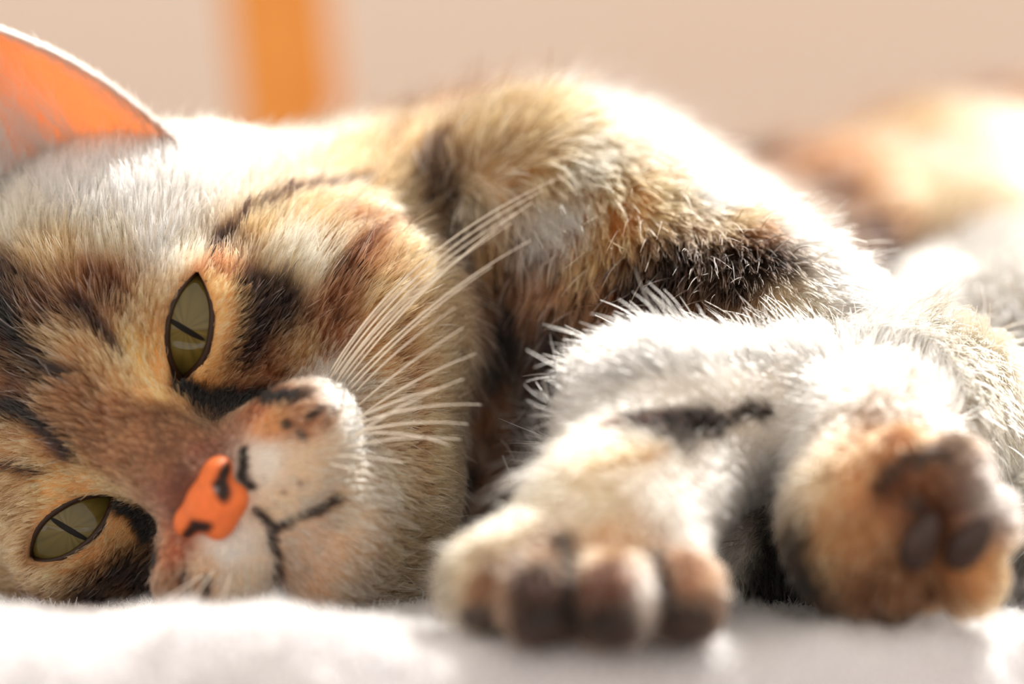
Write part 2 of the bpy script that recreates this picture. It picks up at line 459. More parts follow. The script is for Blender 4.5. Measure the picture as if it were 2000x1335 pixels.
# ------------------------------------------------------------------ coat: colour, flow and length from anchor points on the skin
W = (250, 243, 234); Cc = (236, 218, 188); T = (214, 176, 128); B = (160, 116, 76); D = (70, 48, 34); K = (40, 27, 20)
O = (228, 172, 106); G = (140, 116, 96); R = (168, 118, 78)
E = (244, 196, 128); M = (250, 226, 196)
ANCH = [
 # forehead and crown, sunlight on the forehead painted in as white
 (40,440,Cc,(-.3,-1),.8),(150,375,W,(-.2,-1),.8),(250,395,W,(-.15,-1),.8),(350,330,W,(0,-1),.8),(450,285,Cc,(.1,-1),.8),(600,290,Cc,(.25,-1),.8),
 (700,330,T,(.35,-1),.8),(320,470,W,(0,-1),.6),(220,490,Cc,(-.1,-1),.7),(110,510,T,(-.2,-1),.7),(20,560,D,(-.4,-.9),.7),(20,650,(110,78,54),(-.7,-.7),.7),
 (100,610,(120,88,64),(-.5,-.9),.6),(180,560,B,(-.2,-1),.6),(215,545,R,(-.2,-1),.5),(270,610,T,(-.1,-1),.45),(290,700,E,(-.2,-.9),.3),(300,740,E,(-.4,-.6),.25),(230,720,T,(-.6,-.7),.45),
 (100,700,T,(-.9,-.5),.6),(150,760,B,(-.9,-.4),.5),(60,760,(110,78,54),(-1,-.3),.6),
 # bridge of the nose
 (300,830,B,(-.8,-.4),.16),(220,800,B,(-.9,-.4),.3),(200,880,B,(-.9,-.2),.25),(330,890,B,(-.9,-.5),.12),(380,850,B,(-.8,-.5),.12),(400,880,(170,112,84),(-.8,-.5),.09),(350,960,(166,110,80),(-.8,-.4),.1),(110,870,B,(-1,-.1),.35),
 (40,880,T,(-1,0),.4),(110,930,E,(-1,.1),.3),(190,945,E,(-.9,.2),.2),(30,960,T,(-1,.2),.4),(20,1030,T,(-1,.3),.4),
 # around the upper eye and the cheek
 (430,560,E,(.4,-.9),.25),(425,640,E,(.6,-.5),.22),(395,710,E,(.6,-.3),.2),(420,510,(205,140,90),(.3,-1),.35),(370,490,Cc,(.1,-1),.45),
 (490,560,D,(.6,-.8),.45),(500,640,D,(.6,-.7),.45),(540,600,D,(.6,-.8),.5),(480,700,B,(.7,-.5),.35),(520,740,B,(.8,-.4),.35),(600,690,T,(.7,-.7),.45),
 (560,500,Cc,(.5,-.9),.7),(510,460,T,(.4,-.9),.6),(600,530,Cc,(.5,-.9),.7),(610,440,T,(.4,-.9),.8),(680,440,B,(.5,-.9),.8),(700,520,B,(.6,-.8),.8),(650,590,R,(.6,-.8),.6),
 (640,660,R,(.7,-.7),.5),(730,600,T,(.7,-.7),.7),(770,420,T,(.6,-.8),.9),(800,520,T,(.8,-.6),.9),(800,650,T,(.9,-.4),.5),(840,750,T,(1,-.2),.5),(740,700,T,(.9,-.4),.45),
 (740,800,(232,200,164),(1,-.1),.5),(800,850,T,(1,0),.45),(850,900,T,(1,.1),.6),(800,960,T,(1,.2),.6),
 # muzzle, lips, chin
 (430,800,D,(.3,-.8),.15),(500,800,(190,120,66),(.6,-.4),.15),(530,830,O,(.8,-.3),.15),(640,750,W,(.8,-.5),.3),(670,800,W,(1,-.2),.3),(600,820,(200,148,104),(.9,-.2),.2),
 (520,900,W,(.8,.1),.18),(580,910,M,(1,0),.2),(640,900,M,(1,0),.25),(560,980,M,(.9,.3),.2),
 (620,1060,(244,212,184),(.9,.3),.3),(700,1000,M,(1,.2),.4),(590,1130,(234,198,166),(.6,.7),.3),(700,1120,(236,206,174),(.8,.5),.4),(760,1060,T,(1,.3),.5),(820,1070,T,(1,.3),.6),
 (440,1070,W,(-.1,1),.2),(480,1130,M,(.2,1),.25),(400,1110,(238,204,168),(-.3,1),.2),(345,1070,(206,124,66),(-.6,.6),.2),(350,1140,B,(-.6,.7),.3),
 # under the lower eye
 (230,1030,E,(-.4,.8),.18),(190,1070,O,(-.7,.6),.25),(100,1120,T,(-.9,.5),.35),(30,1110,T,(-1,.3),.4),(290,1110,D,(-.6,.7),.35),(240,1100,D,(-.7,.7),.35),(180,1150,D,(-.8,.6),.4),(300,1010,D,(-.7,.3),.12),
 (90,1160,B,(-.9,.5),.4),
 # neck
 (690,240,B,(.3,-.9),1.0),(760,215,G,(.2,-1),1.1),(780,300,T,(.3,-.9),1.1),(850,240,B,(.3,-.9),1.1),(880,330,D,(.3,-.8),1.1),(835,400,D,(.4,-.8),1.0),(920,300,T,(.4,-.8),1.1),
 (960,230,B,(.4,-.8),1.2),(1000,300,T,(.5,-.6),1.2),(1050,240,T,(.6,-.4),1.2),(930,400,Cc,(.5,.7),1.0),(900,470,D,(.4,.9),1.0),(960,460,O,(.4,.9),1.0),(920,560,R,(.2,1),1.0),(1000,520,B,(.2,1),1.1),
 (1000,600,D,(.1,1),1.1),(930,680,K,(.1,1),1.0),(1060,540,R,(0,1),1.1),(1090,600,D,(-.3,.9),1.1),(950,760,B,(.1,1),1.0),(1000,850,R,(0,1),1.0),(900,900,K,(.2,1),.9),(890,1040,K,(.2,1),.8),(880,1120,K,(.2,1),.6),(950,920,R,(0,1),.9),  # the black ones paint the shadow under the cheek
 (1050,720,B,(-.5,.6),1.1),(1020,800,D,(-.6,.6),1.0),
 # shoulder
 (1080,430,W,(.3,.8),1.1),(1120,340,Cc,(.5,.7),1.2),(1060,350,T,(.5,.7),1.2),(1140,490,O,(-.1,1),1.2),(1110,540,R,(-.2,1),1.2),(1200,440,O,(.1,1),1.2),(1180,370,T,(.2,1),1.2),(1240,390,O,(.3,.9),1.2),(1300,410,T,(.3,.9),1.2),(1180,540,B,(-.2,1),1.2),
 (1250,530,D,(-.1,1),1.2),(1330,500,D,(.1,1),1.2),(1420,500,D,(.1,1),1.1),(1490,510,D,(.2,1),1.0),(1300,580,D,(-.2,1),1.1),(1400,440,T,(.3,.9),1.2),(1460,470,B,(.3,.9),1.1),(1440,570,D,(0,1),1.0),
 (1180,640,K,(-.5,.7),1.1),(1130,690,D,(-.7,.4),1.0),(1240,640,B,(-.4,.5),1.0),(1340,630,B,(-.2,.5),.9),(1450,630,T,(-.1,.6),.9),(1550,610,Cc,(.1,.7),.9),
 (1150,190,W,(.8,-.2),1.2),(1250,270,W,(.8,.4),1.2),(1380,350,W,(.8,.5),1.1),(1530,470,W,(.7,.6),1.0),(1640,580,W,(.7,.6),.9),(1350,400,W,(.6,.7),1.1),  # shoulder rim: pale fur with the sun's glare painted in
 # flank and hip in the distance
 (1400,240,B,(.8,0),1.3),(1480,240,B,(.8,0),1.3),(1520,330,B,(.8,.2),1.3),(1600,330,R,(.8,.2),1.3),(1640,400,B,(.8,.3),1.3),(1680,500,D,(.8,.4),1.3),(1440,300,D,(.8,.2),1.3),(1500,290,R,(.8,.2),1.3),(1560,350,R,(.8,.3),1.3),(1600,400,D,(.8,.4),1.3),(1650,450,D,(.8,.5),1.3),(1720,470,B,(.8,.5),1.3),(1700,550,D,(.8,.6),1.3),  # shadowed hollow of the flank painted in dark browns
 (1800,480,T,(.6,.8),1.3),(1650,270,R,(.8,0),1.3),(1750,280,T,(.6,.3),1.3),(1850,330,Cc,(.5,.5),1.2),(1800,400,T,(.5,.6),1.2),(1900,180,(110,66,42),(.8,0),1.3),(1990,210,B,(.8,0),1.3),(1930,300,Cc,(.5,.4),1.2),
 (1900,500,W,(.3,.8),1.2),(1960,600,W,(.2,.9),1.2),(1750,640,Cc,(.2,.6),1.0),(1860,680,Cc,(-.2,.6),1.0),(1950,730,Cc,(-.6,.5),1.0),(1960,850,Cc,(-.5,.6),.9),
 # forearms
 (1130,770,W,(-.9,-.5),1.3),(1200,735,W,(-.7,-.7),1.4),(1300,705,W,(-.5,-.85),1.4),(1450,695,W,(-.3,-.9),1.2),(1600,700,W,(-.1,-.8),1.0),(1750,720,W,(.2,-.6),.7),(1300,775,W,(-.8,-.1),.35),(1500,760,W,(-.8,.1),.4),(1320,830,D,(-.9,.2),.3),  # the dark one paints shade into the foreleg's fold
 (1090,860,W,(-1,-.15),1.1),(1060,930,W,(-.9,.2),.6),(1200,890,Cc,(-.8,.4),.5),(1130,910,Cc,(-.9,.3),.5),(1400,900,W,(-.5,.8),.5),(1300,950,W,(-.5,.9),.45),(1500,950,W,(-.3,.9),.5),(1150,980,Cc,(-.4,.9),.4),
 (920,1040,W,(-.4,.9),.4),(1020,1020,Cc,(-.2,1),.4),(1430,1080,W,(-.2,1),.45),
 (890,1120,Cc,(-.4,1),.3),(950,1150,(190,150,118),(-.1,1),.3),(1050,1140,(112,84,72),(0,1),.3),(1060,1060,(206,176,150),(0,1),.3),(1190,1130,(136,86,52),(0,1),.3),(1190,1060,(222,186,146),(0,1),.3),(1340,1120,(190,140,96),(.1,1),.3),(1270,1160,(214,204,196),(0,1),.3),  # toe fronts: shade painted in with the pad browns
 (1530,1100,K,(0,1),.4),(1500,1170,K,(0,1),.3),(1560,1050,K,(0,1),.4),(1520,1060,K,(0,1),.4),(1540,1150,K,(0,1),.3),(1570,1120,K,(0,1),.3),(1500,1120,K,(0,1),.3),  # gap between the paws: shade painted as black coat
 (1050,1215,K,(0,.6),.25),(1200,1225,K,(0,.6),.25),(1350,1210,K,(0,.6),.25),  # toe undersides: dark pads and painted shade
 (1590,960,(232,206,170),(-.5,.7),.4),(1620,1050,(214,170,116),(-.4,.9),.4),(1680,920,(222,174,124),(-.3,.8),.35),(1740,850,(214,160,108),(.3,.6),.3),(1700,1150,B,(-.1,1),.35),(1830,1190,B,(.3,.8),.35),(1680,1050,(206,164,118),(-.2,.9),.35),
 (1800,1000,R,(.6,.4),.25),(1850,860,G,(.5,-.4),.3),(1940,960,(190,180,176),(.8,0),.3),(1930,1130,(220,174,120),(.8,.4),.3),(1760,960,R,(.5,.3),.25),
]
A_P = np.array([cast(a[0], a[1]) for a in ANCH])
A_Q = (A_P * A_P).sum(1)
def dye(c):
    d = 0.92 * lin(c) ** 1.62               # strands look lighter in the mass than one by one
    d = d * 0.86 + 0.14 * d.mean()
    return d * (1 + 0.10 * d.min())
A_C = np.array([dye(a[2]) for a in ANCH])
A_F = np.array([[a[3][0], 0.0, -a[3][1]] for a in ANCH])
A_L = np.array([a[4] for a in ANCH])

# marks of the coat, with painted shade in folds and gaps: (pixel path, width in cm, colour, strength)
STROKES = [
 ([(250,660),(275,715),(315,775)], .17, (255,220,156), .85), ([(418,550),(438,610),(415,690),(388,722)], .12, (252,210,146), .85),
 ([(80,940),(150,930),(222,952)], .13, (252,208,144), .8), ([(226,1020),(175,1082),(90,1130)], .12, (244,196,134), .8),
 ([(740,200),(770,260),(760,320)], .2, D, .6), ([(880,190),(900,260)], .2, D, .55), ([(960,210),(985,300)], .2, D, .5), ([(860,320),(880,400),(870,450)], .25, D, .7),
 ([(930,380),(950,470),(940,560)], .2, D, .5),
 ([(480,555),(495,620),(480,690)], .30, D, .8), ([(545,560),(555,630)], .28, D, .7), ([(430,780),(520,770),(590,770)], .16, K, .8),
 ([(60,560),(110,600),(90,640)], .25, D, .5), ([(20,700),(90,760)], .2, D, .6), ([(240,1110),(330,1130)], .3, D, .6),
 ([(640,570),(690,520),(730,490)], .2, R, .6), ([(190,560),(240,590)], .22, (110,78,60), .7),
 ([(412,492),(440,465),(480,430),(540,400),(620,386),(700,376)], .13, D, .95),
 ([(745,440),(720,470),(690,510),(650,550)], .15, (92,58,38), .8),
 ([(338,728),(352,755),(385,775)], .19, K, 1.0), ([(385,775),(450,784),(560,778)], .18, K, .95),
 ([(560,775),(600,760)], .12, D, .7),
 ([(150,595),(190,640),(232,690)], .14, (70,46,48), .9),
 ([(0,590),(50,670),(100,725),(140,740)], .22, K, .9),
 ([(0,800),(60,812),(110,850),(140,885)], .20, K, .9),
 ([(0,905),(60,915),(100,915)], .10, D, .9),
 ([(205,975),(262,1000),(290,1040),(310,1080)], .20, K, 1.0),
 ([(560,826),(562,828)], .11, D, .9), ([(607,812),(625,790)], .09, D, .9), ([(555,775),(575,785)], .11, D, .9), ([(588,850),(590,852)], .10, D, .9), ([(640,830),(655,800)], .08, B, .8),
 ([(363,1125),(368,1140)], .09, D, .9), ([(408,1128),(405,1160)], .09, D, .8), ([(460,1110),(462,1115)], .06, B, .8), ([(585,945),(586,946)], .06, B, .7), ([(550,960),(552,962)], .06, B, .7),
 ([(470,880),(474,925),(490,950)], .10, K, .95),
 ([(500,1000),(530,1030),(600,1005),(660,968)], .09, D, .95),
 ([(530,1030),(540,1080),(546,1165)], .10, D, .95),
 ([(780,640),(800,760),(805,880),(800,950)], .14, R, .6),
 ([(1195,845),(1260,815),(1330,818),(1400,825),(1500,800)], .15, D, .95),  # foreleg stripe with the shade of the fold painted in
 ([(1235,835),(1300,825),(1390,826)], .34, D, .95),  # broad middle of the same stripe and painted fold
 ([(1130,915),(1230,905),(1300,880)], .10, T, .9),
 ([(1760,740),(1780,790)], .10, G, .9),
 ([(1105,1050),(1110,1150),(1125,1220)], .16, D, .9), ([(1015,1080),(1020,1180)], .12, (96,72,62), .8), ([(1285,1080),(1300,1130),(1310,1200)], .15, D, .9),  # gaps between the toes, their shade painted on
 ([(1720,950),(1770,890),(1810,868),(1850,900)], .13, (84,62,54), .85),
 ([(800,330),(870,420),(890,480)], .25, D, .6), ([(1430,268),(1470,262)], .25, D, .7),
 ([(1000,480),(980,620),(1010,760)], .3, K, .7), ([(1090,560),(1130,640),(1080,700)], .25, K, .6),
 ([(1700,590),(1735,560),(1740,520)], .35, (80,48,36), .7),  # painted shade in the hollow of the flank
 ([(340,1000),(390,1035),(420,1040)], .08, D, .6),
]
S_SEG = []
for path, w, col, st in STROKES:
    fine = []
    for i in range(len(path) - 1):
        a = np.array(path[i], float); b = np.array(path[i + 1], float)
        n = max(1, int(np.linalg.norm(b - a) / 30))
        for k in range(n):
            fine.append(a + (b - a) * k / n)
    fine.append(np.array(path[-1], float))
    pts = np.array([cast(*p) for p in fine])
    S_SEG.append((pts, w, dye(col), st))

def coat(P, what):
    """albedo, flow and length of the hair at points P on the skin"""
    n = len(P)
    col = np.empty((n, 3)); flow = np.empty((n, 3)); ln = np.empty(n)
    for i in range(0, n, 20000):
        p = P[i:i + 20000]
        d2 = np.maximum((p * p).sum(1)[:, None] + A_Q[None] - 2 * p @ A_P.T, 0).astype(np.float32)
        w = 1.0 / (d2 + 0.04); w = w * w
        w /= w.sum(1, keepdims=True)
        col[i:i + 20000] = w @ A_C
        if what > 1:
            w2 = 1.0 / (d2 + 0.3); w2 = w2 * w2
            w2 /= w2.sum(1, keepdims=True)
            flow[i:i + 20000] = w2 @ A_F; ln[i:i + 20000] = w @ A_L
    # mottled agouti ground: the brown coat is broken into lighter and darker locks, the white is not
    mot = 0.6 * noise3(P, 0.45, 71) + 0.4 * noise3(P, 0.2, 72)
    amt = np.clip(1.0 - col.mean(1) * 1.6, 0, 1)
    col *= np.exp((mot - 0.5) * 1.7 * amt)[:, None]
    warp = (np.stack([noise3(P, 0.35, s) for s in (11, 12, 13)], 1) - 0.5) * 0.16
    Q = P + warp
    for pts, w, c, st in S_SEG:
        lo = pts.min(0) - 3 * w; hi = pts.max(0) + 3 * w
        m = np.where(((Q > lo) & (Q < hi)).all(1))[0]
        if len(m) == 0: continue
        q = Q[m]; dd = np.full(len(q), 9.0)
        for k in range(len(pts) - 1):
            a, b = pts[k], pts[k + 1]; ab = b - a
            if ab @ ab > 4.0: continue        # never bridge a gap in depth
            t = np.clip(((q - a) @ ab) / max(ab @ ab, 1e-9), 0, 1)
            dd = np.minimum(dd, np.linalg.norm(q - a - t[:, None] * ab, axis=1))
        f = st * np.clip(1.5 - dd / w, 0, 1)
        f = f * f * (3 - 2 * f)
        col[m] = col[m] * (1 - f[:, None]) + c * f[:, None]
    return (col, flow, ln) if what > 1 else col

# ------------------------------------------------------------------ materials of the cat
def skin_material():
    m = bpy.data.materials.new('cat_skin'); m.use_nodes = True
    nt = m.node_tree; b = nt.nodes['Principled BSDF']
    at = nt.nodes.new('ShaderNodeAttribute'); at.attribute_name = 'coat'
    nt.links.new(at.outputs['Color'], b.inputs['Base Color'])
    b.inputs['Roughness'].default_value = 0.8
    return m

def fur_material(name, gain=1.0):
    m = bpy.data.materials.new(name); m.use_nodes = True
    nt = m.node_tree
    for n in list(nt.nodes):
        if n.type == 'BSDF_PRINCIPLED': nt.nodes.remove(n)
    out = [n for n in nt.nodes if n.type == 'OUTPUT_MATERIAL'][0]
    at = nt.nodes.new('ShaderNodeAttribute'); at.attribute_name = 'coat'
    h = nt.nodes.new('ShaderNodeBsdfHairPrincipled')
    h.parametrization = 'COLOR'
    nt.links.new(at.outputs['Color'], h.inputs['Color'])
    h.inputs['Roughness'].default_value = 0.45
    h.inputs['Radial Roughness'].default_value = 0.6
    nt.links.new(h.outputs[0], out.inputs['Surface'])
    return m
m_skin = skin_material()
m_fur = fur_material('fur')

cat = bpy.data.objects.new('cat', None); C.objects.link(cat)
cat.location = (0, 0, 0)
tag(cat, 'brown tabby cat with white forelegs lying on its side, eyes half open', 'cat')

body = mesh_obj('body', BV, BF, m_skin, cat)
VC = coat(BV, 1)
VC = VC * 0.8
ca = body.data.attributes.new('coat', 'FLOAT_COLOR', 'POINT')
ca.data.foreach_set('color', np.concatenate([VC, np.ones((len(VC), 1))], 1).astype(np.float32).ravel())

# ------------------------------------------------------------------ fur
def make_curves(name, pts, rad, col, mat, parent):
    n, k = pts.shape[:2]
    hc = bpy.data.hair_curves.new(name)
    hc.add_curves([k] * n)
    hc.position_data.foreach_set('vector', (pts * S).astype(np.float32).ravel())
    ra = hc.attributes.get('radius') or hc.attributes.new('radius', 'FLOAT', 'POINT')
    ra.data.foreach_set('value', (rad * S).astype(np.float32).ravel())
    a = hc.attributes.new('coat', 'FLOAT_COLOR', 'POINT')
    a.data.foreach_set('color', np.concatenate([col, np.ones(col.shape[:2] + (1,))], 2).astype(np.float32).ravel())
    o = link(name, hc, parent, mat)
    tag(o, kind='stuff')
    return o

def grow(P, N, col, flow, ln, lift, seed, k=5, jit=0.20, clump=0.75, csize=0.15, thick=0.0075):
    """hair strands from roots P: leave along the normal, bend over along the flow, tips drawn together in clumps"""
    n = len(P); r = np.random.default_rng(seed)
    tf = flow - (flow * N).sum(1, keepdims=True) * N
    tf = unit(tf + 1e-5)
    w = (np.stack([noise3(P, 0.9, seed + s) for s in (1, 2, 3)], 1) - 0.5) * 0.9
    tf = unit(tf + (w - (w * N).sum(1, keepdims=True) * N))
    d0 = unit(N * lift[:, None] * 1.6 + tf * 0.6 + r.normal(0, jit, (n, 3)))
    d1 = unit(N * lift[:, None] * 0.45 + tf + r.normal(0, jit, (n, 3)))
    L = ln * r.uniform(0.6, 1.15, n)
    t = np.linspace(0, 1, k)[None, :, None]
    pts = P[:, None, :] + L[:, None, None] * (d0[:, None, :] * (t - 0.5 * t * t) + d1[:, None, :] * (0.5 * t * t))
    # clumps: strands of one warped cell share their tip
    q = P + (np.stack([noise3(P, 0.2, seed + s) for s in (5, 6, 7)], 1) - 0.5) * 0.22
    key = np.floor(q / csize).astype(np.int64)
    key = (key[:, 0] * 73856093) ^ (key[:, 1] * 19349663) ^ (key[:, 2] * 83492791)
    _, inv = np.unique(key, return_inverse=True)
    cnt = np.bincount(inv)
    mean = np.stack([np.bincount(inv, pts[:, -1, a]) / cnt for a in range(3)], 1)
    hue = np.random.default_rng(seed + 50).normal(0, 1, len(cnt))[inv]
    pull = mean[inv] - pts[:, -1]
    lim = 0.5 * ln[:, None]
    pl = np.linalg.norm(pull, axis=1, keepdims=True)
    pull = pull * np.minimum(1, lim / np.maximum(pl, 1e-6))
    cl = clump * r.uniform(0.5, 1.3, n)
    pts = pts + pull[:, None, :] * (cl[:, None, None] * t ** 1.5)
    # keep every strand above the skin
    rad = np.repeat((thick * r.uniform(0.7, 1.3, n))[:, None], k, 1) * np.array([1, 1, 0.9, 0.65, 0.2] if k == 5 else np.linspace(1, .2, k))
    calm = np.clip(1.15 - col.mean(1), 0.35, 1)                     # white hair varies less than agouti hair
    v = np.exp((r.normal(0, 0.36, n) + 0.30 * hue) * calm)
    cc = col * v[:, None]
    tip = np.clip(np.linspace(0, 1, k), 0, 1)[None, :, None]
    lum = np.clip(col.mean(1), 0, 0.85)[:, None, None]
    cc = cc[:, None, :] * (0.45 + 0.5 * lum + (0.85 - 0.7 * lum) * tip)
    return pts, rad, np.clip(cc, 0.005, 0.93)

def roots(n, seed, weight):
    r = np.random.default_rng(seed)
    a = BV[TRI[:, 0]]; b = BV[TRI[:, 1]]; c = BV[TRI[:, 2]]
    ar = 0.5 * np.linalg.norm(np.cross(b - a, c - a), axis=1)
    cen = (a + b + c) / 3; nn = (BN[TRI[:, 0]] + BN[TRI[:, 1]] + BN[TRI[:, 2]]) / 3
    p = ar * weight(cen, nn); p /= p.sum()
    t = r.choice(len(TRI), n, p=p)
    u, v = r.random(n), r.random(n); m = u + v > 1
    u = np.where(m, 1 - u, u); v = np.where(m, 1 - v, v)
    P = a[t] + u[:, None] * (b[t] - a[t]) + v[:, None] * (c[t] - a[t])
    N = unit(BN[TRI[t, 0]] * (1 - u - v)[:, None] + BN[TRI[t, 1]] * u[:, None] + BN[TRI[t, 2]] * v[:, None])
    return P, N

def is_head(P):
    q = hl(P)
    return ((q[:, 0] / 6.2) ** 2 + ((q[:, 1] + 0.4) / 6.2) ** 2 + ((q[:, 2] + 3.2) / 6.0) ** 2) < 1

NOSE_C = np.array([0.0, -2.2, 2.1])
def bare(P):
    q = hl(P)
    m = np.zeros(len(P), bool)
    for e in EYES:
        a, b = eye_ab(q, e)
        w = eye_w(a, b, e, 0.04)
        m |= (np.abs(b) < w) & (q[:, 2] > -1.6)
    m |= (((q - NOSE_C) / np.array([0.85, 0.5, 0.8])) ** 2).sum(1) < 1
    return m

def w_head(c, n):
    q = hl(c)
    w = np.where(is_head(c), 1.0, 0.0)
    w *= np.where(n[:, 1] > 0.35, 0.25, 1.0)                       # the far side carries coarser, sparser hair
    w *= np.where((q[:, 2] > -1.0) & (np.abs(q[:, 0]) < 3.2) & (q[:, 1] < 1) , 1.5, 1.0)
    w *= np.where((c[:, 2] < -0.3), 0.1, 1.0)
    return w
def w_body(c, n):
    w = np.where(is_head(c), 0.0, 1.0)
    w *= np.where(n[:, 1] > 0.35, 0.2, 1.0)
    w *= np.clip(1.2 - c[:, 1] / 22, 0.2, 1)
    w *= np.where((c[:, 2] < 0.0), 0.3, 1.0) * np.where(c[:, 0] > 19, 0.25, 1)
    return w

def fur_set(name, n, seed, weight, lift0, lmul=1.0, cmul=None, **kw):
    P, N = roots(n, seed, weight)
    ok = ~bare(P); P, N = P[ok], N[ok]
    col, flow, ln = coat(P, 2)
    ln = ln * lmul
    if cmul:                                                        # guard hairs, some pale, some dark
        pick = np.random.default_rng(seed + 9).random(len(P))[:, None]
        lum = col.mean(1, keepdims=True)
        col = np.where(pick < 0.6, np.clip(col * cmul + 0.12 * (ln[:, None] > 0.35), 0, 0.9), col * 0.35)
    lift = np.full(len(P), lift0) * np.where(ln < 0.3, 0.5, 1.0)
    pts, rad, cc = grow(P, N, col, flow, ln, lift, seed, **kw)
    rad = rad * np.clip(0.6 + 0.5 * ln, 0.65, 1.2)[:, None]
    return make_curves(name, pts, rad, cc, m_fur, cat)
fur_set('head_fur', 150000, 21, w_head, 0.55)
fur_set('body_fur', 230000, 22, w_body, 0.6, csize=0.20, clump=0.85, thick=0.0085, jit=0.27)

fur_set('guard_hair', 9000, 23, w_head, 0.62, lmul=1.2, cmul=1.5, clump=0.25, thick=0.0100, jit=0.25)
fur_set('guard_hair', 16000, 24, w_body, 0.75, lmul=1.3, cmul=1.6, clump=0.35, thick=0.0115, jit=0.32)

def ruff():
    """long white hair standing off the upper edge of the foreleg"""
    r = np.random.default_rng(31)
    line = np.array([cast(*p) for p in ((1085,930),(1080,870),(1100,815),(1140,775),(1210,745),(1300,722),(1400,708),(1500,705))])
    dirs = np.array([(-1,.0),(-1,-.1),(-1,-.25),(-.85,-.5),(-.7,-.7),(-.55,-.85),(-.4,-.9),(-.25,-.9)])
    n = 1500
    k = r.uniform(0, len(line) - 1.001, n); i = k.astype(int); f = (k - i)[:, None]
    P = line[i] * (1 - f) + line[i + 1] * f + r.normal(0, .16, (n, 3))
    P = project(body_sdf, P, 3, 0.3); N = unit(grad(body_sdf, P, 0.03))
    d = dirs[i] * (1 - f) + dirs[i + 1] * f
    flow = np.stack([d[:, 0], r.normal(0, .25, n), -d[:, 1]], 1) + r.normal(0, .12, (n, 3))
    col = np.repeat(dye(W)[None], n, 0)
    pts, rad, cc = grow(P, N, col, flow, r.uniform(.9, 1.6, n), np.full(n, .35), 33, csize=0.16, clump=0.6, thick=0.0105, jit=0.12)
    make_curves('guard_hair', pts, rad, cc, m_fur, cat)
ruff()

